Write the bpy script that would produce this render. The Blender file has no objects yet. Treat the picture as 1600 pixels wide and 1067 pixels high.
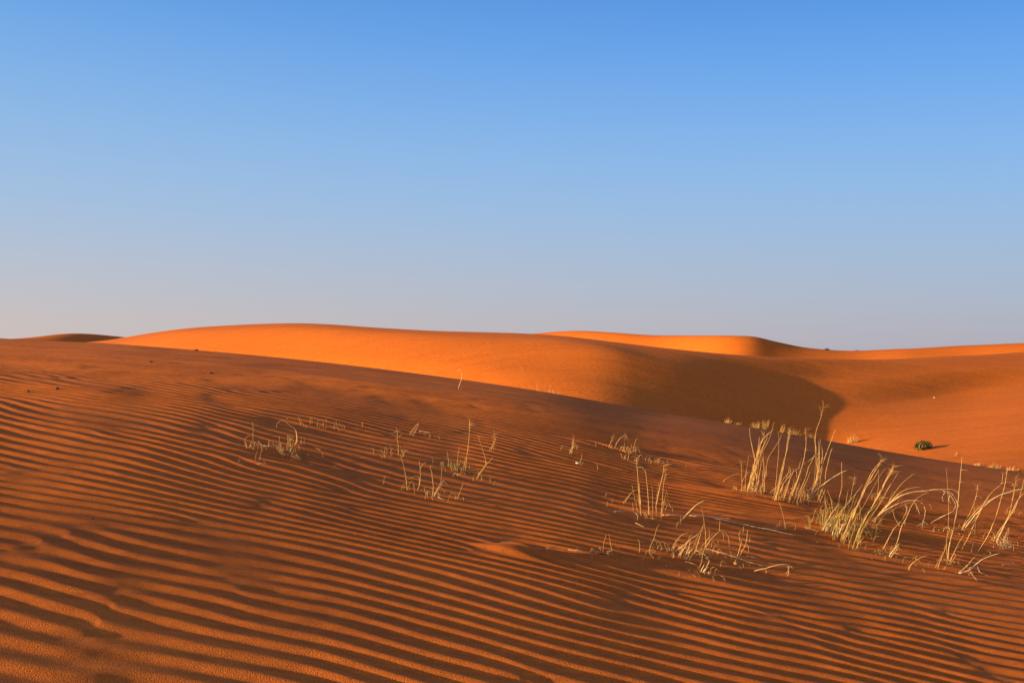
import bpy, math, random
import numpy as np
rng = np.random.default_rng(7)
random.seed(7)
R = math.radians
scene = bpy.context.scene
col = scene.collection

# ------------------------------------------------------------------ camera
F = 1600.0            # focal length in photo pixels (photo is 1600 wide)
HZ = 549.0            # row of the level horizon in the photo
H = 1.30              # eye height over the sand at the camera
cd = bpy.data.cameras.new('camera'); cam = bpy.data.objects.new('camera', cd); col.objects.link(cam)
cd.sensor_width = 36; cd.lens = 36.0 * F / 1600
cd.shift_y = (HZ - 533.5) / 1600
cd.clip_start = 0.05; cd.clip_end = 20000
cam.location = (0, 0, 0); cam.rotation_euler = (R(90), 0, 0)
scene.camera = cam

# ------------------------------------------------------------------ light
SUN_EL, SUN_BACK = 9.9, 15.0      # elevation; degrees behind the straight-left direction
el, bk = R(SUN_EL), R(SUN_BACK)
sdir = (-math.cos(el) * math.cos(bk), -math.cos(el) * math.sin(bk), math.sin(el))   # towards the sun
world = bpy.data.worlds.new('World'); scene.world = world; world.use_nodes = True
nt = world.node_tree; nt.nodes.clear()
out = nt.nodes.new('ShaderNodeOutputWorld'); bg = nt.nodes.new('ShaderNodeBackground')
EXPO = 0.75
sky = nt.nodes.new('ShaderNodeTexSky'); sky.sky_type = 'NISHITA'; sky.sun_disc = False
sky.sun_elevation = el
sky.sun_rotation = math.atan2(sdir[0], sdir[1])
sky.air_density = 1.0; sky.dust_density = 1.0; sky.ozone_density = 2.0; sky.altitude = 800
def lin(c):
    return tuple((v/255/12.92 if v < 11 else ((v/255+.055)/1.055)**2.4) for v in c)
W = nt.nodes; WL = nt.links
tcw = W.new('ShaderNodeTexCoord'); sep = W.new('ShaderNodeSeparateXYZ'); WL.new(tcw.outputs['Generated'], sep.inputs[0])
def ramp(stops):
    r = W.new('ShaderNodeValToRGB'); r.color_ramp.interpolation = 'B_SPLINE'
    e = r.color_ramp.elements
    while len(e) < len(stops): e.new(0.5)
    for k, (p, c) in zip(e, stops): k.position = p; k.color = (*lin(c), 1)
    WL.new(sep.outputs['Z'], r.inputs[0]); return r
# colour of the evening air by height, towards the sun (left) and away from it
warm = ramp([(0.0, (198, 181, 178)), (0.05, (187, 182, 186)), (0.13, (158, 185, 216)), (0.22, (134, 177, 222)), (0.33, (84, 152, 226)), (0.6, (90, 112, 160)), (1.0, (84, 98, 138))])
cool = ramp([(0.0, (166, 162, 176)), (0.05, (162, 171, 190)), (0.13, (142, 179, 218)), (0.22, (114, 169, 230)), (0.33, (62, 136, 224)), (0.6, (80, 106, 160)), (1.0, (84, 98, 138))])
az = W.new('ShaderNodeMapRange'); az.inputs['From Min'].default_value = -0.45; az.inputs['From Max'].default_value = 0.45
WL.new(sep.outputs['X'], az.inputs['Value'])
mixs = W.new('ShaderNodeMix'); mixs.data_type = 'RGBA'
WL.new(az.outputs[0], mixs.inputs['Factor']); WL.new(warm.outputs[0], mixs.inputs['A']); WL.new(cool.outputs[0], mixs.inputs['B'])
sc = W.new('ShaderNodeVectorMath'); sc.operation = 'SCALE'; sc.inputs['Scale'].default_value = 1.12/0.10*2**-EXPO
WL.new(mixs.outputs['Result'], sc.inputs[0])
# the bright warm air round the low sun (outside the picture, on the left)
dt = W.new('ShaderNodeVectorMath'); dt.operation = 'DOT_PRODUCT'; dt.inputs[1].default_value = sdir
WL.new(tcw.outputs['Generated'], dt.inputs[0])
cl = W.new('ShaderNodeMath'); cl.operation = 'MAXIMUM'; cl.inputs[1].default_value = 0; WL.new(dt.outputs['Value'], cl.inputs[0])
pw = W.new('ShaderNodeMath'); pw.operation = 'POWER'; pw.inputs[1].default_value = 7; WL.new(cl.outputs[0], pw.inputs[0])
gl = W.new('ShaderNodeVectorMath'); gl.operation = 'SCALE'; gl.inputs[0].default_value = (14, 8, 4.5); WL.new(pw.outputs[0], gl.inputs['Scale'])
ag = W.new('ShaderNodeVectorMath'); ag.operation = 'ADD'; WL.new(sc.outputs[0], ag.inputs[0]); WL.new(gl.outputs[0], ag.inputs[1])
fin = W.new('ShaderNodeMix'); fin.data_type = 'RGBA'; fin.inputs['Factor'].default_value = 0.92
WL.new(sky.outputs[0], fin.inputs['A']); WL.new(ag.outputs[0], fin.inputs['B'])
bg.inputs['Strength'].default_value = 0.10
WL.new(fin.outputs['Result'], bg.inputs[0]); WL.new(bg.outputs[0], out.inputs[0])
sl = bpy.data.lights.new('sun', 'SUN'); so = bpy.data.objects.new('sun', sl); col.objects.link(so)
sl.energy = 4.6; sl.angle = R(0.5); sl.color = (1.0, 0.74, 0.42)
from mathutils import Vector
so.rotation_euler = Vector(sdir).to_track_quat('Z', 'Y').to_euler()
so.location = (-30, -8, 20)
scene.view_settings.view_transform = 'Standard'; scene.view_settings.look = 'None'
scene.view_settings.exposure = EXPO; scene.view_settings.gamma = 1.0
scene.view_settings.use_curve_mapping = False

# ------------------------------------------------------------------ materials
def mat(name):
    m = bpy.data.materials.new(name); m.use_nodes = True
    n = m.node_tree.nodes; b = n['Principled BSDF']
    return m, n, m.node_tree.links, b

def sand_material(name, grain, mid, big, c0, c1, bump, mbump, strx=(0.45, 1, 1), rot=0.0):
    m, n, L, b = mat(name)
    b.inputs['Roughness'].default_value = 0.95
    b.inputs['Specular IOR Level'].default_value = 0.10
    tc = n.new('ShaderNodeTexCoord')
    def noise(sc_, det, st=(1, 1, 1), rot=0.0):
        mp = n.new('ShaderNodeMapping'); mp.inputs['Scale'].default_value = st; mp.inputs['Rotation'].default_value = (0, 0, rot)
        L.new(tc.outputs['Object'], mp.inputs['Vector'])
        a = n.new('ShaderNodeTexNoise'); a.inputs['Scale'].default_value = sc_; a.inputs['Detail'].default_value = det
        L.new(mp.outputs[0], a.inputs['Vector']); return a.outputs['Fac']
    g = noise(grain, 3); md = noise(mid, 5, strx, rot); bgn = noise(big, 4, (0.5, 1, 1))
    def madd(a, k, c):
        x = n.new('ShaderNodeMath'); x.operation = 'MULTIPLY_ADD'; L.new(a, x.inputs[0]); x.inputs[1].default_value = k
        if isinstance(c, float): x.inputs[2].default_value = c
        else: L.new(c, x.inputs[2])
        return x.outputs[0]
    f = madd(g, 0.50, madd(md, 0.25, madd(bgn, 0.25, 0.0)))
    cr = n.new('ShaderNodeValToRGB'); L.new(f, cr.inputs[0])
    cr.color_ramp.elements[0].position = 0.36; cr.color_ramp.elements[0].color = (*c0, 1)
    cr.color_ramp.elements[1].position = 0.62; cr.color_ramp.elements[1].color = (*c1, 1)
    L.new(cr.outputs[0], b.inputs['Base Color'])
    b1 = n.new('ShaderNodeBump'); b1.inputs['Strength'].default_value = mbump[0]; b1.inputs['Distance'].default_value = mbump[1]
    L.new(md, b1.inputs['Height'])
    bp = n.new('ShaderNodeBump'); bp.inputs['Strength'].default_value = bump[0]; bp.inputs['Distance'].default_value = bump[1]
    L.new(g, bp.inputs['Height']); L.new(b1.outputs[0], bp.inputs['Normal']); L.new(bp.outputs[0], b.inputs['Normal'])
    return m
sand_near = sand_material('near_sand', 230, 22, 1.1, (0.33, 0.084, 0.016), (0.82, 0.205, 0.024), (1.0, 0.0050), (0.5, 0.006))
sand_far = sand_material('dune_sand', 5.0, 0.9, 0.05, (0.62, 0.140, 0.009), (0.79, 0.190, 0.015), (0.5, 0.03), (0.55, 0.22), (0.16, 1.0, 0.6), R(38))

# ------------------------------------------------------------------ maths helpers
def pchip(xk, yk, x):
    xk = np.asarray(xk, float); yk = np.asarray(yk, float); x = np.asarray(x, float)
    h = np.diff(xk); d = np.diff(yk) / h
    m = np.zeros_like(yk)
    for i in range(1, len(xk) - 1):
        if d[i-1] * d[i] > 0:
            w1, w2 = 2*h[i] + h[i-1], h[i] + 2*h[i-1]
            m[i] = (w1 + w2) / (w1/d[i-1] + w2/d[i])
    m[0], m[-1] = d[0], d[-1]
    i = np.clip(np.searchsorted(xk, x) - 1, 0, len(h) - 1)
    s = (x - xk[i]) / h[i]
    y = ((1+2*s)*(1-s)**2)*yk[i] + s*(1-s)**2*h[i]*m[i] + s*s*(3-2*s)*yk[i+1] + s*s*(s-1)*h[i]*m[i+1]
    y = np.where(x < xk[0], yk[0] + m[0]*(x-xk[0]), y)
    return np.where(x > xk[-1], yk[-1] + m[-1]*(x-xk[-1]), y)

def gsmooth(a, sig, axis):
    r = int(3*sig) + 1
    k = np.exp(-0.5*(np.arange(-r, r+1)/sig)**2); k /= k.sum()
    pad = [(0, 0)]*a.ndim; pad[axis] = (r, r)
    p = np.pad(a, pad, mode='edge')
    return np.apply_along_axis(lambda v: np.convolve(v, k, 'valid'), axis, p)

def lowfield(n, seed, smooth, lo=-20, hi=20):
    """smooth random function of (x, y) on [lo,hi]^2, about unit variance"""
    g = np.random.default_rng(seed).standard_normal((n, n))
    g = gsmooth(gsmooth(g, smooth, 0), smooth, 1); g /= g.std()
    def f(x, y):
        u = np.clip((x-lo)/(hi-lo)*(n-1), 0, n-1.001); v = np.clip((y-lo)/(hi-lo)*(n-1), 0, n-1.001)
        i = u.astype(int); j = v.astype(int); a = u-i; b = v-j
        a = a*a*(3-2*a); b = b*b*(3-2*b)
        return (g[i, j]*(1-a)*(1-b) + g[i+1, j]*a*(1-b) + g[i, j+1]*(1-a)*b + g[i+1, j+1]*a*b)
    return f

def grid_mesh(name, X, Y, Z, material):
    nr, nc = X.shape
    me = bpy.data.meshes.new(name)
    co = np.stack([X, Y, Z], -1).astype(np.float32).ravel()
    idx = np.arange(nr*nc, dtype=np.int32).reshape(nr, nc)
    q = np.stack([idx[:-1, :-1], idx[:-1, 1:], idx[1:, 1:], idx[1:, :-1]], -1).reshape(-1, 4)
    me.vertices.add(nr*nc); me.vertices.foreach_set('co', co)
    me.loops.add(q.size); me.loops.foreach_set('vertex_index', q.ravel())
    me.polygons.add(len(q))
    me.polygons.foreach_set('loop_start', np.arange(0, q.size, 4, dtype=np.int32))
    me.polygons.foreach_set('loop_total', np.full(len(q), 4, dtype=np.int32))
    me.polygons.foreach_set('use_smooth', np.ones(len(q), dtype=bool))
    me.update(calc_edges=True)
    me.materials.append(material)
    o = bpy.data.objects.new(name, me); col.objects.link(o)
    o['kind'] = 'structure'
    return o

# ------------------------------------------------------------------ near slope: analytic base
BR_PX = [-900, -300, 0, 40, 150, 300, 470, 700, 850, 1000, 1130, 1250, 1400, 1500, 1600, 1900, 2500]
BR_ROW = [455, 507, 528.5, 531, 535.5, 546.5, 562, 590, 612, 639, 660, 681, 708, 724, 738, 785, 860]
_t = np.linspace(-2.2, 2.2, 2001)
_q = (pchip(BR_PX, BR_ROW, 800 + F*_t) - HZ) / F
_q = gsmooth(_q, 9, 0)
CQ = 0.0024
KX = 0.0015
def base_g(x, y):
    """depth of the smooth near slope below the eye"""
    t = x / np.sqrt(y*y + 3.0)
    q = np.interp(t, _t, _q)
    yy = np.maximum(y, -6)
    g = H + yy*(q - 2*math.sqrt(H*CQ)) + CQ*yy*yy
    kx = 0.0008 - 0.0048*0.5*(1-np.tanh((x+0.3)/2.2)) - 0.0036*0.5*(1-np.tanh((x+1.3)/1.2))
    g = g + kx*np.clip(x, -8, 8)*(np.minimum(yy, 15) - 15)
    g = g + np.where(yy > 27, 0.006*(yy-27)**2, 0)
    return g

def ray_ground(px, row):
    t = (px-800)/F; s = (row-HZ)/F
    ys = np.linspace(1.5, 30, 3000)
    f = base_g(t*ys, ys) - s*ys
    k = np.where(f[:-1]*f[1:] <= 0)[0]
    if len(k) == 0:
        k = [int(np.argmin(np.abs(f)))]
    y = ys[k[0]]
    return t*y, y

# sand piled up or scoured by the plants: (px, row, height m, half width x m, half width y m)
BUMPS = [(405, 704, .020, .30, .12), (455, 712, -.030, .28, .16), (440, 728, .018, .30, .10), (1070, 808, .040, .28, .09),
         (960, 806, .022, .16, .05), (985, 812, -.018, .12, .05), (1140, 822, -.030, .45, .10), (1050, 868, .035, .25, .08),
         (1120, 880, -.040, .26, .10), (1085, 898, .024, .14, .05), (1285, 822, .045, .32, .12), (1330, 850, -.025, .25, .10),
         (806, 862, .065, .10, .07), (848, 862, -.070, .12, .05), (880, 872, .03, .15, .05), (900, 866, .024, .20, .06), (1165, 778, .035, .35, .12),
         (1250, 790, .030, .4, .12), (955, 698, .03, .3, .1), (1000, 712, -.02, .3, .1), (1345, 862, .02, .25, .06),
         (500, 672, -.03, .4, .16), (890, 720, -.012, .2, .07), (1480, 888, .02, .2, .07), (1500, 905, .018, .2, .06),
         (620, 716, .015, .25, .1), (1010, 815, -.02, .2, .05), (1395, 862, .015, .15, .05)]
BW = []
for (px, row, a, sx, sy) in BUMPS:
    bx, by = ray_ground(px, row); BW.append((bx, by, a, sx, sy))
def bumps(x, y):
    z = np.zeros_like(x)
    for bx, by, a, sx, sy in BW:
        z = z + 0.7*a*np.exp(-0.5*(((x-bx)/sx)**2 + ((y-by)/sy)**2))
    return z

# ------------------------------------------------------------------ ripples: pattern grown with a Swift-Hohenberg flow
NU, NV, DU, DV = 768, 2048, 0.25, 0.10
def grow():
    psi = 0.3*np.random.default_rng(11).standard_normal((NV, NU))
    kv = np.fft.fftfreq(NV, DV)[:, None]; ku = np.fft.rfftfreq(NU, DU)[None, :]
    k2 = kv*kv + ku*ku
    L = 0.35 - 1.6*(1-k2)**2 - 0.5*ku*ku
    L = np.maximum(L, -60)
    dt = 0.6
    ph = np.fft.rfft2(psi)
    for s in range(30):
        c = np.fft.rfft2(psi**3)
        ph = (ph - dt*c) / (1 - dt*L)
        psi = np.fft.irfft2(ph, s=(NV, NU))
    f = np.fft.fft(psi, axis=0)
    f[np.fft.fftfreq(NV) < 0] = 0
    an = 2*np.fft.ifft(f, axis=0)
    v = np.arange(NV)[:, None]*DV
    env = an*np.exp(-2j*np.pi*v)
    return env/np.sqrt((np.abs(env)**2).mean())
ENV = grow()
wx, wy = lowfield(60, 3, 1.2), lowfield(34, 5, 1.1)
wfine = lowfield(130, 9, 1.2)
wtiny = lowfield(300, 15, 1.1)
am1, am2 = lowfield(90, 21, 1.3), lowfield(44, 22, 1.2)
def ripple(x, y):
    w = np.clip((x+3.0)/7.0, 0, 1); w = w*w*(3-2*w)
    yp = y + 0.24*x + 0.20*np.minimum(x, 0)**2/(np.maximum(y, 0)+1.5) * -1
    yp = yp + 0.17*wx(x*0.7, y) + 0.16*wy(x, y) + 0.055*wfine(x*0.8, y) + 0.012*wtiny(x*0.7, y)
    l0, l1, sl = 0.166, 0.195, 0.0030
    yc = np.maximum(yp, -3)
    ym = 3 + (l1-l0)/sl
    FL = np.log(l0 + sl*(np.minimum(yc, ym)-3))/sl + np.maximum(yc-ym, 0)/l1
    lr = 0.165
    off = np.log(l0)/sl - 3/lr
    v = (1-w)*(FL - off) + w*yc/lr
    lam = (1-w)*np.clip(l0 + sl*(yc-3), .07, l1) + w*lr
    u = (x+18)/0.19
    iv = np.clip((v+25)/DV, 0, NV-1.001); iu = np.mod(u/DU, NU)
    i = iv.astype(np.int32); a = iv-i; j = iu.astype(np.int32) % NU; b = iu-np.floor(iu); j1 = (j+1) % NU; i1 = np.minimum(i+1, NV-1)
    e = ENV[i, j]*(1-a)*(1-b) + ENV[i1, j]*a*(1-b) + ENV[i, j1]*(1-a)*b + ENV[i1, j1]*a*b
    A = np.clip(np.abs(e)*1.1, 0, 1.25)**0.5; th = np.angle(e) + 2*np.pi*(v+25)
    ws = 0.32                                   # share of the wavelength taken by the steep near side
    s = np.mod(th/(2*np.pi), 1.0)
    r = np.clip(s/ws, 0, 1); f = np.clip((s-ws)/(1-ws), 0, 1)
    P = np.where(s < ws, -0.4*np.cos(np.pi*r) + 0.6*(2*r-1), 0.4*np.cos(np.pi*f) + 0.6*(1-2*f))
    amp = 0.95 + 0.15*am1(x, y) + 0.10*am2(x, y)
    amp = np.clip(amp, 0.25, 1.2)*(1 - 0.68*np.clip((y-8.5)/9, 0, 1))
    return 0.043*lam*A*amp*P, lam

# ------------------------------------------------------------------ near slope mesh
def near_mesh():
    ys = [-9.0]
    while ys[-1] < 60:
        y = ys[-1]
        if y < 1.6: st = 0.15 if y < 0.8 else 0.05
        elif y < 26: st = 0.0105 if y < 8 else (0.0135 if y < 16 else 0.022)
        else: st = min(0.022*1.08**((len(ys) - n0)), 1.5)
        if y < 26: n0 = len(ys)
        ys.append(y+st)
    ys = np.array(ys)
    tt = np.linspace(-1, 1, 1500); tt = 0.60*tt + 0.35*tt**3     # denser in the middle
    Y = np.repeat(ys[:, None], len(tt), 1)
    X = tt[None, :]*(np.maximum(Y, -2)+4.5)
    Zb = -base_g(X, Y) + bumps(X, Y)
    rp, lam = ripple(X, Y)
    fade = np.clip((27-Y)/6, 0, 1)
    Z = Zb + rp*fade
    return grid_mesh('sand_slope', X, Y, Z, sand_near)
near = near_mesh()

def ground_z(x, y):
    x = np.array([x], float); y = np.array([y], float)
    return float(-base_g(x, y)[0] + bumps(x, y)[0] + ripple(x, y)[0][0])

# ------------------------------------------------------------------ dunes beyond the valley
DUNE = {}
def dune(name, cols, sig, npx=700, nv=220, rough=0.0, seed=1, px0=-700, px1=2300):
    """cols: {px: [(distance, row), ...]} from the foot over the crest to the back"""
    keys = sorted(cols); K = len(cols[keys[0]])
    px = np.linspace(px0, px1, npx)
    D = np.stack([pchip(keys, [cols[k][i][0] for k in keys], px) for i in range(K)])
    Q = np.stack([pchip(keys, [cols[k][i][1] for k in keys], px) for i in range(K)])
    D = gsmooth(D, sig, 1); Q = gsmooth(Q, max(sig*0.45, 1), 1)
    vv = np.linspace(0, K-1, nv)
    X = np.zeros((nv, npx)); Y = X.copy(); Z = X.copy()
    for j in range(npx):
        d = D[:, j]; z = -(Q[:, j]-HZ)/F*d
        dd = pchip(range(K), d, vv)
        zz = pchip(d, z, dd)
        Y[:, j] = dd; X[:, j] = (px[j]-800)/F*dd; Z[:, j] = zz
    if rough:
        lf = lowfield(200, seed, 2.0, -120, 160)
        Z += rough*lf(X, Y)
    DUNE[name] = (px, X, Y, Z)
    return grid_mesh(name, X, Y, Z, sand_far)

# columns: foot (hidden), lower face, upper face, shoulder, crest, back
B = {
 -700: [(75, 640), (85, 600), (100, 575), (120, 562), (130, 560), (170, 590)],
 0:    [(72, 640), (82, 590), (94, 560), (109, 546), (118, 545), (150, 575)],
 150:  [(68, 645), (77, 592), (86, 556), (96, 537), (106, 533.5), (135, 565)],
 300:  [(60, 655), (69, 598), (77, 545), (86, 516), (96, 512.5), (125, 548)],
 450:  [(54, 665), (62, 606), (69, 548), (78, 510), (87, 505.5), (115, 545)],
 600:  [(45, 680), (53, 620), (60, 556), (69, 517), (78, 513), (105, 552)],
 750:  [(38, 700), (46, 636), (53, 568), (61, 526), (70, 519.5), (96, 560)],
 850:  [(33, 715), (42, 650), (50, 580), (59, 528), (66, 522.5), (90, 565)],
 950:  [(32, 730), (40, 665), (48, 595), (55.3, 540), (61.8, 533), (84, 575)],
 1010: [(33, 745), (40.3, 680), (47.4, 612), (53.6, 556), (59.8, 541), (80, 585)],
 1095: [(34.6, 755), (41.7, 695), (47.8, 630), (54.6, 572), (60.6, 550), (80, 590)],
 1185: [(36, 765), (43, 708), (50, 640), (56, 592), (62, 557), (84, 590)],
 1270: [(38, 768), (45, 712), (52, 645), (58, 598), (64, 561), (92, 590)],
 1350: [(32, 770), (42, 708), (53.6, 638), (60, 592), (66.3, 562.5), (97, 590)],
 1490: [(30, 775), (40, 700), (59.3, 617), (63.7, 580), (70.6, 556), (102, 585)],
 1600: [(30, 780), (40, 690), (62, 602), (66, 572), (75, 550), (106, 580)],
 1800: [(31, 800), (41, 680), (60, 595), (71, 560), (84, 542), (109, 570)],
 2300: [(38, 860), (48, 700), (61, 600), (76, 560), (90, 545), (116, 570)],
}
dB = dune('middle_dunes', B, 12, rough=0.02, seed=4)
Cc = {
 -700: [(195.0, 600), (220.0, 575), (240, 560), (290, 600)],
 600:  [(190.0, 600), (210.0, 570), (230, 545), (270, 580)],
 750:  [(177.5, 600), (197.5, 565), (215, 533), (255, 575)],
 830:  [(168.0, 600), (187.0, 560), (204, 521.5), (240, 570)],
 905:  [(160.0, 600), (177.0, 558), (194, 517), (230, 570)],
 960:  [(154.0, 600), (170.5, 558), (186, 519), (220, 570)],
 1040: [(146.0, 600), (162.0, 562), (176, 525), (210, 570)],
 1170: [(130, 600), (145.0, 565), (158, 525.5), (196, 575)],
 1215: [(131, 600), (147.0, 568), (159, 534.5), (200, 580)],
 1260: [(132, 600), (148, 570), (160, 543), (210, 580)],
 1330: [(131, 600), (147, 572), (159, 548), (210, 580)],
 1420: [(127, 600), (143, 570), (155, 544.5), (200, 580)],
 1500: [(125, 600), (141, 568), (153, 540.5), (195, 580)],
 1600: [(120, 600), (135.0, 566), (148, 536), (185, 580)],
 1900: [(102, 600), (117.5, 560), (130, 528), (170, 575)],
 2300: [(82, 600), (98, 565), (110, 540), (150, 575)],
}
dC = dune('far_dunes', Cc, 4, rough=0.03, seed=6)
Aa = {
 -700: [(110, 600), (130, 560), (145, 535), (170, 570)],
 -100: [(120, 600), (140, 565), (160, 534), (190, 570)],
 35:   [(135, 600), (158, 560), (176, 528.5), (205, 570)],
 115:  [(145, 600), (168, 555), (186, 520.5), (215, 570)],
 195:  [(158, 600), (181, 560), (198, 527), (225, 570)],
 280:  [(175, 610), (195, 570), (213, 538), (240, 580)],
 500:  [(260, 620), (280, 590), (290, 570), (300, 600)],
}
dA = dune('left_far_dune', Aa, 8, rough=0.03, seed=8, px0=-700, px1=500, npx=300)
# desert floor out to the horizon
g = np.linspace(-1, 1, 61); g = np.sign(g)*np.abs(g)**2.2*8000
GX, GY = np.meshgrid(g, g)
grid_mesh('desert_floor', GX, GY, np.full_like(GX, -13.0), sand_far)

# ------------------------------------------------------------------ plants
def simple(name, c, rough=0.7, var=0.25, scale=40):
    m, n, L, b = mat(name)
    b.inputs['Roughness'].default_value = rough; b.inputs['Specular IOR Level'].default_value = 0.25
    tc = n.new('ShaderNodeTexCoord'); a = n.new('ShaderNodeTexNoise'); a.inputs['Scale'].default_value = scale; a.inputs['Detail'].default_value = 3
    L.new(tc.outputs['Object'], a.inputs['Vector'])
    cr = n.new('ShaderNodeValToRGB'); L.new(a.outputs['Fac'], cr.inputs[0])
    cr.color_ramp.elements[0].position = 0.3; cr.color_ramp.elements[0].color = (*[v*(1-var) for v in c], 1)
    cr.color_ramp.elements[1].position = 0.7; cr.color_ramp.elements[1].color = (*[min(v*(1+var), 1) for v in c], 1)
    L.new(cr.outputs[0], b.inputs['Base Color']); return m
MT = {'S': simple('dry_straw', (0.60, 0.345, 0.105)), 'P': simple('bleached_straw', (0.76, 0.52, 0.24)),
      'G': simple('green_stem', (0.42, 0.31, 0.08)), 'O': simple('orange_straw', (0.60, 0.31, 0.09)),
      'D': simple('dark_bark', (0.07, 0.035, 0.015)), 'B': simple('shrub_green', (0.030, 0.038, 0.008)),
      'W': simple('bleached_scrap', (0.85, 0.75, 0.60))}
RND = random.Random(5)

def catmull(P, n):
    P = [np.array(p, float) for p in P]
    if len(P) < 2: return P
    Q = [2*P[0]-P[1]] + P + [2*P[-1]-P[-2]]
    o = []
    for i in range(1, len(Q)-2):
        for k in range(n):
            t = k/n
            o.append(0.5*((2*Q[i]) + (Q[i+1]-Q[i-1])*t + (2*Q[i-1]-5*Q[i]+4*Q[i+1]-Q[i+2])*t*t + (3*Q[i]-Q[i-1]-3*Q[i+1]+Q[i+2])*t**3))
    o.append(P[-1]); return o

class MB:
    def __init__(s): s.v = []; s.f = []
    def tube(s, pts, r0, r1, sides=5, nodes=False):
        n = len(pts); base = len(s.v)
        up = np.array([0.0, 1.0, 0.0])
        for i, p in enumerate(pts):
            d = pts[min(i+1, n-1)] - pts[max(i-1, 0)]; L_ = np.linalg.norm(d); d = d/L_ if L_ > 1e-9 else np.array([0, 0, 1.0])
            a = np.cross(d, up); la = np.linalg.norm(a)
            a = a/la if la > 1e-3 else np.array([1.0, 0, 0]); b = np.cross(d, a)
            u = i/(n-1); r = r0 + (r1-r0)*u**1.3
            if nodes and i % 5 == 3: r *= 1.22
            for k in range(sides):
                w = 2*math.pi*k/sides
                s.v.append(tuple(p + r*(math.cos(w)*a + math.sin(w)*b)))
        for i in range(n-1):
            for k in range(sides):
                k1 = (k+1) % sides
                s.f.append((base+i*sides+k, base+i*sides+k1, base+(i+1)*sides+k1, base+(i+1)*sides+k))
        s.f.append(tuple(base+k for k in range(sides))[::-1]); s.f.append(tuple(base+(n-1)*sides+k for k in range(sides)))
    def build(s, name, m, parent=None, org=(0, 0, 0)):
        me = bpy.data.meshes.new(name)
        o3 = np.array(org)
        me.from_pydata([tuple(np.array(v)-o3) for v in s.v], [], s.f); me.update()
        me.polygons.foreach_set('use_smooth', [True]*len(me.polygons))
        me.materials.append(m)
        o = bpy.data.objects.new(name, me); col.objects.link(o)
        if parent is not None: o.parent = parent
        return o

def pix3(px, row, y): return np.array([(px-800)/F*y, y, -(row-HZ)/F*y])
def on_ground(px, row):
    x, y = ray_ground(px, row)
    for _ in range(3):                    # correct for mounds and ripples
        z = ground_z(x, y); r = HZ - F*z/y
        y = min(max(y + (r-row)/F*y*y/H*0.6, y-0.25), y+0.25); x = (px-800)/F*y
    return x, y
def tag(o, label, cat, group=None, kind=None):
    o['label'] = label; o['category'] = cat
    if group: o['group'] = group
    if kind: o['kind'] = kind

CROP = {'A': (340, 630, 6.667), 'B': (580, 560, 4.447), 'C': (860, 640, 4.446), 'D': (920, 760, 4.706),
        'E': (1100, 620, 5.927), 'F': (1200, 680, 4.85), 'G': (1380, 680, 4.445)}
GRP = 'dry grass tufts on the rippled near slope'

def fuzz(tip, direc, size, n, mk, parent, name, droop=0.5, org=(0, 0, 0), thick=0.0009):
    mb = MB()
    for _ in range(n):
        st = tip - direc*size*RND.random()*1.2 + np.array([RND.gauss(0, .08), RND.gauss(0, .08), RND.gauss(0, .05)])*size
        d = direc*RND.uniform(.2, 1) + np.array([RND.gauss(0, .7), RND.gauss(0, .7), RND.gauss(0, .4)])
        L_ = size*RND.uniform(.3, .8)
        p1 = st + d*L_*.5; p2 = st + d*L_ - np.array([0, 0, droop*L_*RND.random()])
        mb.tube(catmull([st, p1, p2], 3), thick, thick*.5, 3)
    return mb.build(name, MT[mk], parent, org)

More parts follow.
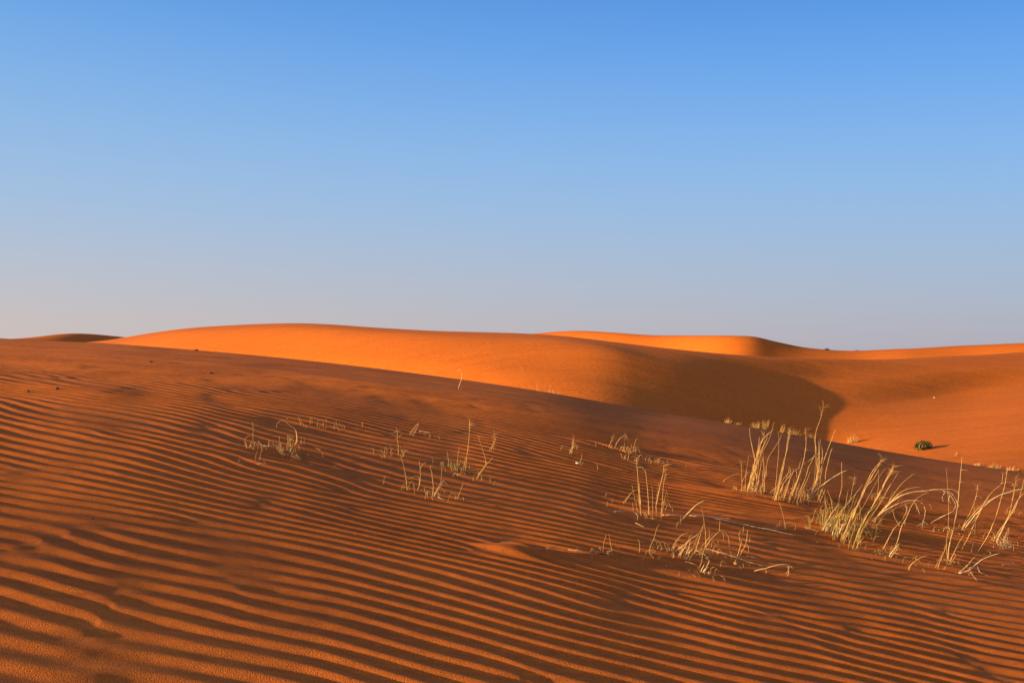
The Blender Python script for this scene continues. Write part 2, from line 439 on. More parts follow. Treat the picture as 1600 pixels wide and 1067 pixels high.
def tuft(crop, name, label, cat, stems, wisps=0, wk='S', wh=0.10, group=GRP, spread=0.06, ground=on_ground):
    """stems: 'K w flags x,y x,y ...' traced base to tip; K material, w width in photo pixels;
    flags: h seed head, l lying on the sand, b springs from the stem before it, - none"""
    ox, oy, sc_ = CROP[crop]
    root = None; last = None; bx = []
    for st in stems:
        w = st.split(); K, wd, fl = w[0], float(w[1]), w[2]
        pts = [(ox+float(a.split(',')[0])/sc_, oy+float(a.split(',')[1])/sc_) for a in w[3:]]
        if 'b' in fl and last is not None:
            y0 = last; x0 = (pts[0][0]-800)/F*y0
        else:
            x0, y0 = ground(*pts[0]); last = y0
        if root is None:
            root = bpy.data.objects.new(name, None); col.objects.link(root)
            root.empty_display_size = 0.1
            org = np.array([x0, y0, -(pts[0][1]-HZ)/F*y0]); root.location = org
            tag(root, label, cat, group)
        bx.append((x0, y0))
        lean = RND.uniform(-0.35, 0.35)
        P = []
        for i, (px, row) in enumerate(pts):
            if 'l' in fl:
                gx, gy = ground(px, row); q = pix3(px, row, gy); q[2] += 0.012
            else:
                hgt = (pts[0][1]-row)/F*y0
                q = pix3(px, row, y0 + lean*max(hgt, 0))
            P.append(q)
        if 'l' not in fl and 'b' not in fl:
            d = P[0]-P[1]; d = d/np.linalg.norm(d)
            P.insert(0, P[0] + d*0.015 + np.array([0, 0, -0.035]))
        C = catmull(P, 5)
        jit = 0.0007*y0/7
        C = [c + np.array([RND.gauss(0, jit), 0, RND.gauss(0, jit)]) if 0 < i < len(C)-1 else c for i, c in enumerate(C)]
        r = max(wd, 0.9)*0.82*y0/F/2
        mb = MB(); mb.tube(C, r*1.1, r*(0.38 if wd > 1.1 else 0.6), 5, nodes=wd > 1.3)
        so_ = mb.build('stem', MT[K], root, org)
        if len(stems) >= 9 and 'l' not in fl and 'b' not in fl and wd < 2.6:      # finer blades beside the main stalks
            for _ in range(1):
                k = RND.uniform(.55, 1.0); dx, dy = RND.gauss(0, .018), RND.gauss(0, .018); sw = RND.gauss(0, .10)
                n_ = max(4, int(len(C)*k)); z0 = C[0][2]
                Q = [c + np.array([dx + sw*(c[2]-z0), dy + sw*.6*(c[2]-z0), 0]) for c in C[:n_]]
                mb = MB(); mb.tube(Q, 0.0019*y0/7, 0.0007*y0/7, 4); mb.build('blade', MT[RND.choice('SOS' if K != 'G' else 'GS')], root, org)
        if 'h' in fl:
            d = C[-1]-C[-4]; d = d/np.linalg.norm(d)
            fuzz(C[-1], d, 0.055*y0/7, 16, 'O' if K in 'SO' else K, so_, 'seed_head', org=org)
    if wisps:
        mb = MB()
        for _ in range(wisps):
            x0, y0 = RND.choice(bx)
            x0 += RND.gauss(0, spread); y0 += RND.gauss(0, spread*.7)
            z0 = ground_z(x0, y0) if ground is on_ground else org[2]
            a = RND.uniform(0, 2*math.pi); L_ = wh*RND.uniform(.4, 1.2); out_ = RND.uniform(.2, 1.0)
            h_ = np.array([math.cos(a)*out_, math.sin(a)*out_, 0])
            p0 = np.array([x0, y0, z0-.01]); p1 = p0 + h_*L_*.35 + np.array([0, 0, L_*.7]); p2 = p0 + h_*L_ + np.array([0, 0, L_*RND.uniform(.1, 1.0)])
            mb.tube(catmull([p0, p1, p2], 4), 0.0013*y0/7, 0.0006*y0/7, 3)
        mb.build('fine_foliage', MT[wk], root, org)
    if wisps >= 30 and ground is on_ground:          # broken bits of straw lying round the foot
        for _ in range(10):
            mb = MB()
            x0, y0 = RND.choice(bx); x0 += RND.gauss(.03, spread*1.3); y0 += RND.gauss(0, spread)
            a = RND.gauss(0, .8); L_ = RND.uniform(.03, .11); q = []
            for t_ in (0, .5, 1):
                xx = x0+math.cos(a)*L_*t_; yy = y0+math.sin(a)*L_*t_ + (.01 if t_ == .5 else 0)
                q.append(np.array([xx, yy, ground_z(xx, yy)+.006]))
            mb.tube(catmull(q, 3), 0.0018, 0.0009, 4)
            mb.build('fallen_straw', MT['O'], root, org)
    return root

T = []
def TT(*a, **k): T.append(tuft(*a, **k))
G0 = 'grass_tuft'
# ---- left
TT('A', G0, 'sparse straw tuft at the left end of the leftmost shaded hollow', 'grass tuft',
   ['S 1.1 - 375,480 368,380 370,260 364,195', 'S 1.1 - 395,480 385,430 380,400', 'S .9 - 305,470 290,420 280,390 300,355 350,335', 'O 1 - 300,480 303,430 290,400',
    'P 1.3 - 485,458 450,425 420,390', 'P 1.2 l 300,478 335,486'], 14, 'O', .07)
TT('A', G0, 'yellow green tuft with a stalk bent over into a pale arch', 'grass tuft',
   ['P 1.3 - 805,430 822,390 822,310 800,262 755,230 700,185 655,182 622,215 612,262', 'S 1.3 - 630,515 637,440 636,420', 'S 1.4 - 645,520 650,440 640,380 648,340',
    'S 1.3 - 670,540 655,500 650,440 665,410', 'G 1.3 - 738,500 735,440 745,380 755,330', 'G 1.3 - 755,520 765,460 760,400 770,340', 'G 1 b 760,400 745,355 720,330', 'G 1 b 760,390 790,350 800,345',
    'S 1.2 - 800,435 830,400 832,375', 'S 1.2 - 868,425 870,390 872,360', 'P 1.3 - 765,545 780,520 790,500', 'O 1.1 - 865,600 850,560 820,540 790,530', 'P 1.2 - 680,500 683,455',
    'S 1.1 l 770,610 820,605 870,596', 'P 1.3 l 415,655 470,648 520,645', 'P 1.1 l 480,460 560,465 610,460'], 30, 'O', .08, spread=.08)
TT('A', G0, 'faint low green sprigs over a small dark hollow, farthest of the left tufts', 'grass tuft',
   ['G 1 - 1040,245 1045,200 1048,165', 'G 1 - 1060,250 1075,235 1090,225', 'S 1.1 - 1255,245 1265,215 1275,195', 'S 1 - 1270,245 1290,225', 'O 1 - 965,215 960,190 962,170'], 20, 'O', .07, spread=.14)
# ---- centre left
TT('B', G0, 'single thin curled stalk standing alone on the edge of the near slope', 'grass stalk',
   ['P 1.1 - 605,212 620,165 630,140 628,100 615,70 600,90'], 4, 'P', .05)
TT('B', G0, 'small straw sheaf leaning to a point beside a pale lying stalk', 'grass tuft',
   ['S 1.3 - 265,525 290,490 325,445', 'S 1.2 - 290,535 310,495 328,450', 'S 1.2 - 298,535 320,480 332,450', 'S 1 - 275,528 312,470 326,452', 'P 1.6 l 335,515 370,520 408,527', 'O 1.3 - 405,550 410,535 409,520'], 6, 'S', .05)
TT('B', G0, 'two reddish stalks, one above the other, with curly wisps on their left', 'grass tuft',
   ['O 1.5 h 190,662 188,600 182,560 183,500', 'S 1.5 - 252,918 240,820 225,740 200,660', 'O 1 - 140,680 138,640 155,620', 'O 1 l 95,690 130,682 160,685'], 26, 'O', .08, spread=.07)
TT('B', G0, 'short kinked straw stalk with a thin twig arching off to its left', 'grass stalk',
   ['S 1.6 - 322,922 335,880 343,820 340,760 335,710', 'O 1 b 336,880 330,822 290,822 262,838', 'O 1 b 340,770 360,735 385,720'], 5, 'O', .05)
TT('B', G0, 'crossed bundle of short straws around one tall wavy stalk', 'grass tuft',
   ['S 1.5 - 425,965 432,900 425,820 418,780 412,750 435,745', 'P 1.6 - 430,965 465,900 500,845', 'S 1.3 - 445,950 480,890 505,845', 'S 1.3 - 465,970 467,900 485,850 492,745',
    'S 1 b 500,845 520,865 535,880', 'S 1 b 470,890 490,900 510,920', 'P 1 l 465,975 490,990 520,990', 'S 1.2 - 440,960 450,920 470,915'], 10, 'S', .08)
TT('B', G0, 'slanting straw stalk with two short stubs, lowest right of the centre left tufts', 'grass tuft',
   ['S 1.4 - 598,982 620,920 640,865', 'S 1.2 - 580,980 600,950 610,940', 'O 1 - 590,975 583,940'], 4, 'S', .05)
TT('B', G0, 'yellowish tuft of thin stalks just left of the tallest centre left stalk', 'grass tuft',
   ['S 1.3 - 540,755 537,700 527,640', 'G 1.3 - 585,780 597,730 605,660 612,610', 'S 1.2 - 560,775 555,745', 'G 1.4 - 575,780 582,730 570,740', 'S 1.1 - 600,775 603,720', 'G 1.1 - 592,780 610,745 625,700'], 16, 'G', .07)
TT('B', G0, 'tallest straight straw stalk of the centre left tufts with a feathery top', 'grass stalk',
   ['S 1.9 h 657,782 665,680 680,560 686,430', 'S 1.2 - 643,780 650,720 658,680', 'S 1.1 - 683,770 683,740', 'P 1.2 l 690,785 712,787 732,788', 'P 1.1 l 590,815 620,822'], 5, 'S', .05)
TT('B', G0, 'green based forked stalks making a wide V', 'grass tuft',
   ['S 1.5 - 735,835 760,790 795,735 790,680 770,620 745,535', 'G 1.5 - 735,835 775,770 820,715 870,670', 'G 1.4 - 740,830 765,795 785,760', 'S 1.2 b 780,765 800,740 800,710'], 14, 'G', .07)
TT('B', G0, 'short forked twig up the slope from the wide V of green based stalks', 'grass stalk',
   ['O 1.3 h 822,638 840,610 852,580 856,530', 'O 1.1 - 835,635 850,600 870,540'], 4, 'O', .05)
TT('B', G0, 'tiny orange wisps on the slope edge in front of the bright dune', 'grass tuft',
   ['O 1 - 1150,222 1155,180 1165,160', 'O 1 - 1240,236 1245,200 1255,185', 'O 1 - 1275,240 1265,225 1258,212'], 16, 'O', .10, spread=.22)
# ---- centre right
TT('C', G0, 'narrow upright yellow straw sheaf on a small dark hollow', 'grass tuft',
   ['S 1.7 h 135,305 150,260 163,200', 'S 1.3 - 150,300 155,250 165,215', 'S 1.3 - 145,300 165,235 175,235', 'S 1 - 150,270 185,245 188,290'], 8, 'S', .06)
TT('C', G0, 'pale chip of straw lying at the foot of one thin short stalk', 'grass stalk',
   ['S 1.2 - 205,380 215,340 220,310', 'P 1.2 - 215,385 222,375 225,365', 'W 3 l 178,378 195,382 212,383'], 3, 'S', .04)
TT('C', G0, 'lone very short stub of straw on open ripples', 'grass stalk', ['O 1.4 - 330,425 328,395 323,370'], 0)
TT('C', G0, 'two slanting straws with frayed curling tips on a low mound near the slope edge', 'grass tuft',
   ['S 1.3 h 407,260 425,215 443,175', 'S 1.5 h 450,265 462,230 490,195 520,183 532,205'], 10, 'O', .06)
TT('C', G0, 'low bushy orange tuft with curled leaves and one pale bent straw', 'grass tuft',
   ['P 1.4 - 560,300 575,290 612,270', 'O 1.2 - 540,350 545,315 560,295', 'O 1.2 - 575,295 580,260 595,210 605,200', 'O 1.1 - 545,300 530,270 528,255'], 40, 'O', .09, spread=.05)
TT('C', G0, 'faint feathery wisps hanging low behind the four tall upright stalks', 'grass tuft',
   ['O 1 - 715,372 745,350 780,330', 'O 1 - 725,375 755,365 790,352'], 16, 'O', .08, spread=.08)
TT('C', G0, 'group of four tall upright straw stalks rising from one mound', 'grass tuft',
   ['S 2.1 h 633,738 620,640 608,480 598,335', 'O 2.3 - 628,660 622,600 617,510', 'S 1.7 - 685,730 680,620 672,520 660,420', 'S 2.3 h 738,750 740,650 765,520 785,440 790,380', 'S 1.4 h 770,748 778,640 785,540 800,440',
    'S 1 b 780,560 805,565 815,600', 'S 1 - 775,655 795,640 803,665 790,672', 'O 1 - 575,700 572,640', 'O .9 - 520,645 560,580 605,550', 'O 1 b 600,400 640,402 660,440',
    'P 1.2 l 690,765 720,770 750,755', 'P 1.1 l 650,740 680,745 710,735'], 22, 'S', .07, spread=.10)
TT('C', 'fallen_stalk', 'pale root curling over a dark scoop left of the four tall stalks', 'fallen stalk',
   ['P 1.6 l 445,722 490,715 530,718 580,725 605,745 608,780', 'P 1 l 590,800 620,812 650,828'], 0, group='straw lying on the sand')
TT('D', 'fallen_stalk', 'very long pale stalk lying down the slope across the centre right ripples', 'fallen stalk',
   ['P 1.7 l 540,222 640,222 760,228', 'P 2.3 l 740,227 820,232 900,240 1000,262 1140,290 1250,315', 'P 1.3 l 1240,313 1320,328 1400,345 1510,372', 'P 1.6 l 900,240 980,244 1045,250', 'P 1.1 l 1250,316 1350,320 1440,325'], 0, group='straw lying on the sand')
TT('D', G0, 'thick pale straw leaning up and right from the long fallen stalk', 'grass stalk',
   ['P 2.4 - 675,255 740,185 790,135 848,103'], 0)
TT('D', G0, 'pair of thin stalks forming a narrow A above pale litter on the lower slope', 'grass tuft',
   ['S 1 - 105,490 108,430 128,350', 'S 1.3 - 175,485 160,420 147,345', 'P 1.2 l 10,490 60,492 100,500', 'P 1.3 l 120,508 150,512 182,514', 'D 2 l 80,510 110,515 140,512'], 12, 'P', .04)
TT('D', 'fallen_stalk', 'pale straight stick resting on the small round sand mound', 'fallen stalk',
   ['P 2.2 - -527,420 -490,428 -400,447 -345,462', 'P 1.3 l -640,425 -600,420 -560,418', 'P 1.2 l -310,470 -240,476 -190,478', 'P 1.3 l -150,480 -100,486 -40,492'], 0, group='straw lying on the sand')
TT('D', G0, 'single short thin straw between the narrow A pair and the looping stalk', 'grass stalk', ['S 1.1 - 373,490 373,410 360,385'], 0)
TT('D', G0, 'slanting thin stalk with a loop at its foot', 'grass stalk',
   ['S 1.3 - 475,525 448,490 450,450 480,380 500,310 520,275', 'S 1 b 455,470 480,465 490,475 460,490', 'S 1 b 480,385 520,410 540,465', 'S 1 l 470,475 530,472 600,465'], 3, 'S', .04)
TT('D', G0, 'dense clump of short pale stubs with arching straws, right of centre', 'grass tuft',
   ['S 1.3 - 605,480 640,400 690,350 740,340', 'P 1.4 - 625,520 625,480', 'P 2.4 - 632,480 700,430 760,380 813,342', 'S 1.2 - 620,470 640,435 660,410', 'S 1.4 - 680,500 720,420 755,345',
    'P 1.8 - 655,520 680,480 715,440', 'S 2 - 672,522 685,480 690,430', 'P 1.7 - 705,525 735,450 745,400', 'P 2.2 - 720,528 745,480 765,450', 'S 1.5 - 735,520 745,450', 'S 1.3 - 775,530 778,440',
    'S 2.2 - 780,490 785,450', 'S 1.6 - 785,480 820,360 850,260', 'S 1.7 - 830,500 828,430', 'S 1.2 - 860,430 858,340 850,270 830,150', 'S 2.3 - 835,500 870,430 910,375 960,328',
    'S 1.1 b 960,328 962,290 965,250', 'S 1.1 b 960,328 1000,335 1025,370 1033,440', 'S 1 b 985,335 990,360 990,400', 'S 1 b 850,470 870,390 900,375 930,395', 'G 1.4 - 730,500 735,470 740,450', 'G 1.3 - 850,520 845,480 850,455',
    'P 1.2 l 860,470 930,490 1000,510 1080,535 1180,570 1280,600', 'P 1.2 l 780,480 840,510 880,540'], 46, 'S', .07, spread=.09)
TT('D', G0, 'little sheaf of thick pale stubs just below the dense clump of stubs', 'grass tuft',
   ['S 1.5 - 810,610 828,560 838,490', 'P 2.4 - 825,625 850,570', 'P 2.2 - 840,630 870,580 890,540', 'S 1.8 - 850,630 870,595 885,590', 'S 1.2 b 860,520 885,550 870,580',
    'W 1.6 l 880,650 900,640', 'S 1.1 l 910,680 950,665 985,680 1003,712'], 14, 'S', .05, spread=.06)
TT('D', G0, 'tall thin V shaped tuft with drooping side threads', 'grass tuft',
   ['S 1.9 - 1070,575 1100,490 1125,400 1140,290', 'S 2 - 1080,575 1125,480 1155,420 1170,320', 'S 1 b 1160,410 1172,440 1175,490', 'S 1 b 1165,345 1185,380 1180,410', 'S 1 b 1115,410 1105,350 1120,320', 'P 1.4 l 1065,572 1085,585 1100,580'], 5, 'S', .05)
TT('D', G0, 'pale stalk bending low over the ripples, threads hanging from its tip', 'grass stalk',
   ['P 2.1 - 1215,625 1300,600 1370,580 1430,570 1480,580', 'P 1 b 1300,602 1305,625 1300,650', 'P 1.1 b 1465,578 1470,630 1455,675', 'P 1 b 1475,585 1465,620 1450,640', 'P 1 b 1480,580 1490,590 1500,602'], 0)
TT('D', G0, 'straw stalk with a thin hooked branch below the two big upright sheaves', 'grass stalk',
   ['S 1.8 - 1450,318 1435,240 1420,180 1400,115', 'S 1.1 b 1440,270 1490,262 1520,290 1510,330'], 4, 'S', .05)
# ---- right
TT('E', G0, 'short slanting straw alone at the left of the tall right sheaves', 'grass stalk', ['S 1.3 - 185,778 215,750 260,725', 'S .9 b 260,725 300,712 340,710'], 0)
TT('E', G0, 'slim single stalk with a frayed top close beside the leftmost tall sheaf', 'grass stalk', ['S 1.3 h 345,890 352,820 348,700 352,600', 'S 1 b 350,800 375,740 420,690'], 4, 'S', .06)
TT('E', G0, 'leftmost tall sheaf of many yellow stalks fanning out at the top', 'grass tuft',
   ['S 2 - 400,900 415,820 450,680 480,580 510,480 560,380 650,295', 'S 2 - 405,900 430,800 470,640 500,540 520,430 600,330', 'S 2 - 455,885 460,760 480,620 500,480 515,370',
    'S 1.9 h 475,885 490,760 480,680 500,560 530,430 560,330', 'S 1.4 - 485,880 510,740 530,620 525,530', 'S 1.4 - 455,880 440,720 470,590 450,490 430,380 420,285', 'O 1.7 h 560,880 560,780 555,660 550,545',
    'S 1.3 - 490,880 530,810 570,750', 'S 1.3 b 500,540 570,420 590,350', 'S 1.3 b 515,560 555,440 560,400', 'S 1.6 - 410,880 440,780 460,690', 'S 1.5 - 430,890 455,780 465,700', 'S 1.4 - 445,885 470,740 500,600 540,480',
    'S 1.2 - 465,885 500,700 515,560 600,400 650,230', 'O 1.6 - 570,760 580,700 565,640'], 40, 'S', .09, spread=.07)
TT('E', G0, 'wide stand of long parallel stalks with feathery heads, second tall stand from left', 'grass tuft',
   ['S 1.8 - 610,888 680,830 745,790', 'S 1.9 h 652,970 685,850 720,680 760,520 775,400 800,300', 'S 1.7 h 665,965 700,820 735,660 768,500 790,360 780,290', 'S 1.5 - 735,965 770,860 795,760 800,660', 'S 1.6 - 700,900 740,800 820,700 885,650',
    'S 1.8 - 785,970 830,850 860,740 855,680', 'S 1.9 h 795,970 845,840 890,700 925,580 945,440 940,300', 'S 1.9 - 820,985 870,900 930,780 970,650 1030,540', 'S 1.4 - 870,950 900,880 950,780 985,690',
    'S 1.3 - 850,930 870,800 880,650 910,560', 'S 1.5 b 930,620 1000,570 1030,530', 'S 1.3 b 935,490 950,488 970,490', 'S 1.2 - 690,960 720,850 780,700 790,640', 'S 1.2 - 720,955 760,830 830,700'], 30, 'S', .09, spread=.12)
TT('E', G0, 'tall sheaf from one thick pale base, its thin top reaching highest', 'grass tuft',
   ['S 1.8 - 985,945 1030,800 1060,650 1040,480 1020,370', 'S 1.6 - 990,940 1040,800 1070,640 1070,500 1080,390', 'S 1.8 - 1000,930 1060,740 1100,620 1160,450 1220,300', 'S 1.5 h 970,940 1010,880 1050,720 1035,540 1035,340 1080,200 1105,90',
    'S 1.4 - 930,935 1000,830 1090,680', 'P 2.1 - 980,940 1030,870 1130,790 1250,710 1325,680', 'S 1.5 - 1000,930 1060,890 1110,830', 'S 1.5 - 1055,965 1090,870 1120,800 1130,690 1170,520 1190,470',
    'S 1.6 - 1075,965 1110,890 1130,810', 'S 1.2 b 1085,620 1095,550 1100,480', 'S 1.3 - 1000,935 1040,760 1060,560 1062,400', 'P 3.2 - 985,948 1000,915 1020,880', 'P 2.6 - 970,940 985,905 1010,870'], 36, 'S', .09, spread=.08)
TT('F', G0, 'green and straw clump with fat pale bases, left of the swollen yellow one', 'grass tuft',
   ['P 2.4 - 415,720 450,650 490,580 540,520', 'G 1.8 - 430,720 470,660 530,600 620,500 720,370', 'G 1.5 - 445,700 480,640 520,560', 'S 1.2 - 440,690 435,560 430,440', 'S 1.1 - 440,690 450,600 430,470',
    'S 1.2 b 490,570 480,500 450,410', 'G 1.3 - 500,640 530,570 540,470', 'S 1.1 b 540,470 560,380 558,200', 'P 3 - 440,725 465,690 480,670', 'P 3 - 460,715 470,690 495,665', 'G 1.5 - 470,690 540,600 560,550', 'G 1.3 - 480,690 505,600 530,510'], 44, 'G', .13, spread=.07)
TT('F', G0, 'clump with swollen yellow base, long slanting bundle and one pale drooping arch', 'grass tuft',
   ['P 2.6 - 490,755 500,710 540,650', 'G 1.8 - 510,765 520,700 530,640 580,540 640,460', 'P 3.2 - 525,765 530,730 535,690', 'P 2.4 - 535,765 560,690 580,670', 'S 2.2 - 540,755 545,650 535,600', 'G 1.5 - 600,640 650,560 700,530', 'S 1.2 h 590,640 620,500 640,400 655,310',
    'P 1.8 - 545,690 590,672 630,690 660,730 690,790 712,890', 'S 2.3 h 560,810 590,720 640,600 690,500 740,380 800,260 880,180', 'S 2.2 - 575,790 620,660 680,540 730,430 790,300 850,220', 'S 1.8 h 590,780 640,640 700,490 760,360 830,240 860,190',
    'G 1.4 - 530,750 590,620 610,590', 'G 1.4 - 545,740 600,660 640,640', 'S 1.6 b 680,520 740,400 800,330 840,260'], 44, 'G', .14, spread=.07)
TT('F', G0, 'greenish leaning bundle ending in a feathery spear, right of the swollen base', 'grass tuft',
   ['G 1.6 - 640,865 670,770 690,720 720,650', 'G 1.6 - 650,850 680,740 740,620 800,550 830,510', 'S 1.6 - 670,855 700,800 730,770', 'S 2.2 h 665,790 740,630 805,515 860,420 910,310 960,230', 'S 2 h 690,720 760,590 820,490 870,380 945,245',
    'S 1.2 - 825,490 835,400 838,260', 'G 1.2 - 690,650 700,570 690,500', 'S 1.8 - 700,700 780,560 840,440 900,340 950,260', 'P 1.4 b 860,472 890,472 915,473', 'S 1 - 640,770 600,775 570,740'], 34, 'G', .13, spread=.08)
TT('F', G0, 'big fan of long pale arching stalks whose tips hang down to the right', 'grass tuft',
   ['P 2.5 - 800,655 860,580 920,520 1000,460 1100,430 1200,420 1255,412 1310,412 1360,432 1400,480 1425,528', 'P 1.7 b 1330,420 1390,440 1430,500 1450,545', 'P 2 h 800,655 870,585 930,545 1020,505 1090,490 1150,500 1185,540 1190,600 1165,690', 'S 2 - 805,650 880,570 940,490 1010,430 1080,400 1165,390',
    'S 1.5 - 805,650 850,590 900,530 950,450 1020,360 1110,285', 'P 1.2 b 1010,515 1045,540 1055,590', 'P 1 b 1100,492 1130,540 1150,600', 'P 1 b 1080,492 1120,520 1130,570', 'P 1 b 1340,430 1320,470 1330,500', 'P 1 b 1380,450 1370,490 1385,520', 'P 1.1 b 1425,528 1405,570 1350,600 1300,620', 'P 1.5 b 1350,602 1300,625 1235,662', 'P 1.1 b 1255,412 1380,408 1430,425 1445,450'], 12, 'P', .08)
TT('F', G0, 'slanting straw stalk with a bent thin side twig under the arching fan', 'grass stalk',
   ['S 1.8 - 875,860 920,770 960,700 1010,650 1040,600', 'S 1.1 b 1000,690 960,620 945,560', 'S 1.1 b 1040,600 1055,550 1040,520'], 3, 'S', .04)
TT('F', G0, 'stubby green and straw tuft with one long stalk arching up under the fan', 'grass tuft',
   ['P 2.6 - 918,920 950,870 995,820', 'S 2.2 - 930,925 965,880 980,850', 'S 1.9 - 960,860 985,790 1010,700 1050,620 1090,530 1140,470 1215,425', 'G 1.6 - 945,900 970,850 1000,810', 'P 1.1 l 960,905 1000,915'], 22, 'G', .06)
TT('G', G0, 'small twiggy sprig low on the slope below the arching fan', 'grass stalk',
   ['S 1.9 - 180,930 200,890 250,855 310,830', 'S 1.2 b 210,882 225,895 235,910', 'S 1.1 b 240,860 255,875 265,888', 'O 1 b 230,868 225,850 240,835'], 5, 'O', .04)
TT('G', G0, 'tall straight pole like stalk with side shoots, left of the curved right stalks', 'grass tuft',
   ['S 2.3 - 450,885 455,790 470,720 490,640 515,500 530,360 540,240 548,145', 'S 1.8 - 455,800 480,680 475,650', 'S 1.4 - 380,915 405,850 435,770 430,755', 'S 1.4 - 460,890 490,820 520,755 560,690', 'S 1.1 - 445,885 430,870 420,850', 'P 1 b 545,240 565,242 585,240', 'P 1 b 535,325 545,322 555,322', 'S 1.1 - 465,895 500,840 490,815', 'D 2.4 l 440,886 455,892 468,890'], 16, 'O', .05, spread=.05)
TT('G', G0, 'tuft of curved stalks sweeping to the right edge with one curled head', 'grass tuft',
   ['S 1.5 h 535,670 570,600 620,500 650,400 655,340', 'P 2.2 - 560,665 600,600 680,510 780,430 880,390 978,370 1040,372', 'S 2 - 545,660 590,590 680,490 800,420 978,375', 'S 1.1 b 640,430 665,420 685,440', 'S 1.6 - 550,665 640,580 700,470 760,390 820,335 830,260', 'S 1.1 b 820,335 870,325 920,340'], 14, 'S', .06)
TT('G', G0, 'two slanting stalks crossing in front of the curved sweeping tuft', 'grass tuft',
   ['S 2 - 545,795 590,710 640,600 700,480 730,430', 'S 1.6 h 615,810 630,720 640,620 635,500', 'P 1.6 - 612,808 618,795 622,780'], 5, 'S', .05)
TT('G', G0, 'long single bow shaped stalk right of the two crossing stalks', 'grass stalk', ['S 2 h 655,815 720,710 770,600 820,440 850,320 865,220'], 3, 'S', .04)
TT('G', G0, 'rightmost sheaf of stout stalks leaning right with orange feathery tops', 'grass tuft',
   ['S 2.2 - 765,740 810,660 870,580 930,460 978,400 1040,330', 'P 2.3 - 785,745 830,650 870,570', 'O 1.9 h 800,700 870,560 900,430 918,340', 'S 1.3 h 880,560 910,390 920,330 925,290', 'S 1.5 h 900,540 950,420 978,310', 'S 1.5 - 790,740 850,620 900,530'], 16, 'O', .09)
TT('G', G0, 'tangled grey white twiggy tuft nearest the right edge of the photo', 'grass tuft',
   ['P 1.2 - 830,790 840,720 870,640', 'P 1.2 - 855,790 865,700 875,640', 'P 1.1 - 840,785 890,770 900,765', 'P 1.1 - 825,790 835,740 810,700', 'P 1.2 - 845,790 880,730 870,690', 'P 1 - 830,745 860,742 890,740'], 24, 'P', .10, spread=.04)
TT('G', 'fallen_stalk', 'thick pale broken straws with a long bent arm, lowest of the right hand straws', 'fallen stalk',
   ['P 2.8 - 525,958 560,925 590,895', 'P 2.8 - 530,960 600,935 650,890 710,850 815,815', 'S 1.1 b 590,895 615,865 640,840', 'P 1.2 l 655,920 670,960 730,990', 'P 1.1 l 600,955 650,1020', 'P 1.6 l 535,962 570,958 610,950'], 6, 'P', .04, group='straw lying on the sand')
TT('G', 'fallen_stalk', 'thin pale straw lying alone on the dark sand at the right edge', 'fallen stalk', ['P 1.3 l 830,912 880,900 915,895'], 0, group='straw lying on the sand')

# ---- plants down in the valley
def on_dune(px, row, name='middle_dunes'):
    pxs, X, Y, Z = DUNE[name]; j = int(np.argmin(np.abs(pxs-px)))
    r = HZ - F*Z[:, j]/Y[:, j]; i = int(np.argmin(np.abs(r-row)))
    return (px-800)/F*Y[i, j], Y[i, j], Z[i, j]
def dense(name, label, cat, px, row, wpx, hpx, n, mk, group, thick=0.012, upright=1.0, dn='middle_dunes', lean=0.15):
    if dn == 'edge':                       # rooted just over the far side of the slope's edge
        y = 25.5; x = (px-800)/F*y; z = ground_z(x, y)
    else: x, y, z = on_dune(px, row, dn)
    s_ = y/F; w = wpx*s_; h = hpx*s_
    root = bpy.data.objects.new(name, None); col.objects.link(root); root.location = (x, y, z); tag(root, label, cat, group)
    for part, k0, nn in (('stem', 0, max(n//5, 4)), ('foliage', 1, n)):
        mb = MB()
        for _ in range(nn):
            a = RND.uniform(0, 2*math.pi); rr = RND.random()**.6
            bx_ = math.cos(a)*rr*w*.42; by_ = math.sin(a)*rr*w*.42
            hh = h*(.25 + .85*RND.random()**1.6)*(1-.35*rr)
            p0 = np.array([x+bx_, y+by_, z-.04*h]); o_ = np.array([math.cos(a), math.sin(a), 0])*w*.12*RND.random()
            p2 = p0 + o_*1.6 + np.array([lean*hh+RND.gauss(0, .12)*hh, RND.gauss(0, .1)*hh, hh*upright])
            p1 = (p0+p2)/2 + np.array([RND.gauss(0, .08)*hh, 0, .12*hh])
            t_ = thick*RND.uniform(.7, 1.4)*(1.3 if k0 == 0 else 1)
            mb.tube(catmull([p0, p1, p2], 3), t_, t_*.4, 3)
        mb.build(part, MT[mk[k0]], root, (x, y, z))
    return root
VG = 'straw clumps in the valley beyond the slope edge'
dense('grass_clump', 'leftmost small straw clump peeping over the slope edge', 'grass clump', 1137, 660, 12, 13, 34, 'SO', VG, thick=.0035, dn='edge')
dense('grass_clump', 'faint low straw clump between the leftmost valley clump and the bright yellow one', 'grass clump', 1152, 662, 14, 8, 26, 'OO', VG, thick=.0035, dn='edge')
dense('grass_clump', 'low yellow clump on the left of the brightest one behind the tall sheaf tips', 'grass clump', 1180, 668, 16, 14, 44, 'OS', VG, thick=.0035, dn='edge')
dense('grass_clump', 'brightest yellow clump at the slope edge, behind the leftmost tall sheaf', 'grass clump', 1195, 668, 12, 20, 50, 'OS', VG, thick=.0035, dn='edge')
dense('grass_clump', 'upright orange valley clump between two tall sheaves', 'grass clump', 1222, 672, 9, 20, 40, 'OO', VG, thick=.0035, dn='edge')
dense('grass_clump', 'dull low valley clump right behind the feathery heads of the second stand', 'grass clump', 1243, 676, 18, 13, 40, 'OO', VG, thick=.0035, dn='edge')
dense('grass_clump', 'dull low valley clump behind the tall thin topped sheaf', 'grass clump', 1268, 680, 14, 10, 28, 'OO', VG, thick=.0035, dn='edge')
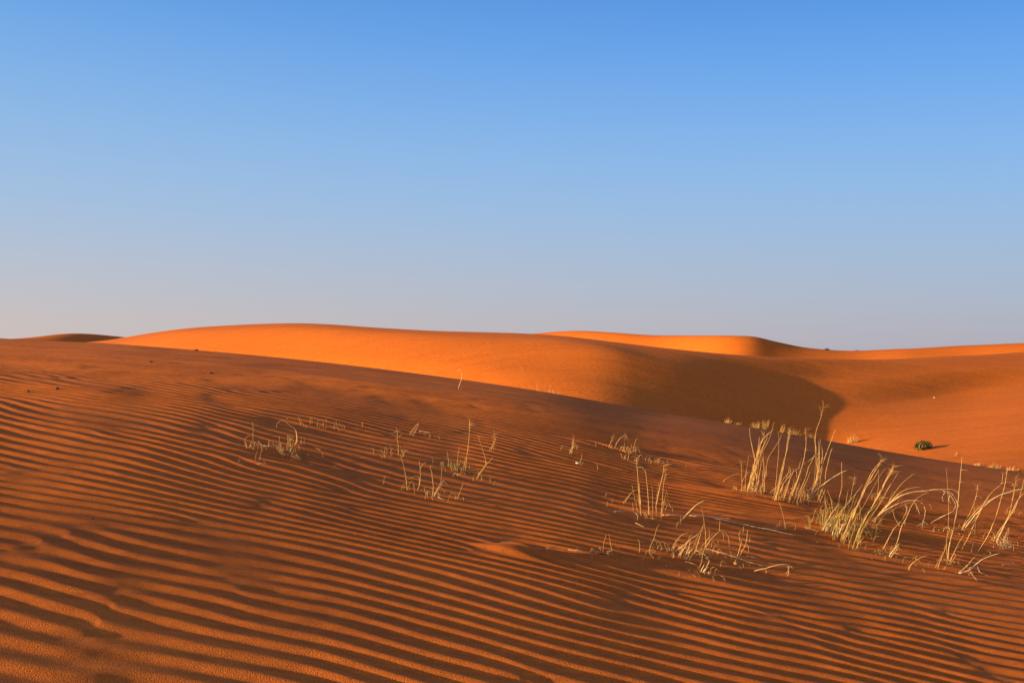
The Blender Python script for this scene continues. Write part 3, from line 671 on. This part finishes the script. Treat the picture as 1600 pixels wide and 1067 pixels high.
dense('grass_clump', 'rounded hazy straw clump at the foot of the valley shadow edge', 'grass clump', 1331, 692, 18, 16, 60, 'OO', VG, thick=.008)
dense('low_bush', 'dark green low bush alone on the sunlit valley sand casting a long shadow', 'bush', 1441, 701, 24, 17, 900, 'GB', None, thick=.009, upright=.9, lean=.25)
dense('dead_sprig', 'tiny pale dead sprig on the valley sand right of the dark green bush', 'sprig', 1494, 712, 6, 9, 22, 'PO', None, thick=.006)
for px, row, w_, h_, lb in ((1530, 727, 16, 7, 'low orange scrub patch along the slope edge, left of three'), (1553, 731, 20, 9, 'low orange scrub patch along the slope edge, middle of three'), (1582, 735, 18, 8, 'low orange scrub patch along the slope edge, right of three')):
    dense('valley_scrub', lb, 'scrub', px, row, w_, h_, 50, 'OO', 'low scrub along the valley edge', thick=.008)
dense('skyline_shrub', 'tiny dark shrub on the far skyline, left one of two', 'shrub', 1292, 547.0, 7, 4, 40, 'DB', 'tiny shrubs on the far skyline', thick=.03, dn='far_dunes')
dense('skyline_shrub', 'tiny dark shrub on the far skyline, right one of two', 'shrub', 1339, 549.5, 8, 3.5, 40, 'DB', 'tiny shrubs on the far skyline', thick=.03, dn='far_dunes')

# ---- small lumps of debris
def lump(name, label, cat, px, row, wpx, hpx, mk, group, dn=None):
    if dn: x, y, z = on_dune(px, row, dn)
    else: x, y = on_ground(px, row); z = ground_z(x, y)
    import bmesh
    bm = bmesh.new(); bmesh.ops.create_icosphere(bm, subdivisions=3, radius=1)
    rr = random.Random(int(px*7+row)); ph = [rr.uniform(0, 6) for _ in range(6)]
    for v in bm.verts:
        c = v.co
        k = 1 + .22*math.sin(3*c.x+ph[0])*math.cos(2.4*c.y+ph[1]) + .15*math.sin(6*c.z+5*c.x+ph[2]) + .08*math.sin(11*c.y+ph[3])
        v.co = Vector((c.x*k*wpx/2*y/F, c.y*k*wpx/2*y/F*.6, c.z*k*hpx/2*y/F))
    me = bpy.data.meshes.new(name); bm.to_mesh(me); bm.free(); me.materials.append(MT[mk])
    me.polygons.foreach_set('use_smooth', [True]*len(me.polygons))
    o = bpy.data.objects.new(name, me); col.objects.link(o); o.location = (x, y, z + hpx*.28*y/F); o.rotation_euler = (0, .15, rr.uniform(-.4, .4))
    tag(o, label, cat, group)
DG = 'dark droppings and bark bits on the upper slope'
lump('bark_bit', 'dark flat bark bit right at the slope edge against the bright dune', 'bark bit', 307, 548, 7, 2.4, 'D', DG)
lump('bark_bit', 'thin dark bark bit high on the upper left slope', 'bark bit', 236, 565.5, 7, 1.8, 'D', DG)
lump('bark_bit', 'dark flat bark bit on the upper slope below the edge bit', 'bark bit', 330, 583, 8, 2.2, 'D', DG)
lump('bark_bit', 'round dark bark bit on the left ripples, right one of a close pair', 'bark bit', 89, 608, 5, 4, 'D', DG)
lump('bark_bit', 'round dark bark bit on the left ripples, left one of a close pair', 'bark bit', 44, 612, 4, 3.4, 'D', DG)
lump('bark_bit', 'tiny dark bark bit low on the left ripples near the photo middle height', 'bark bit', 144, 811, 4, 3, 'D', DG)
lump('pale_stone', 'tiny white stone on the pale valley floor far right', 'stone', 1460, 622, 2.6, 2, 'W', None, dn='middle_dunes')
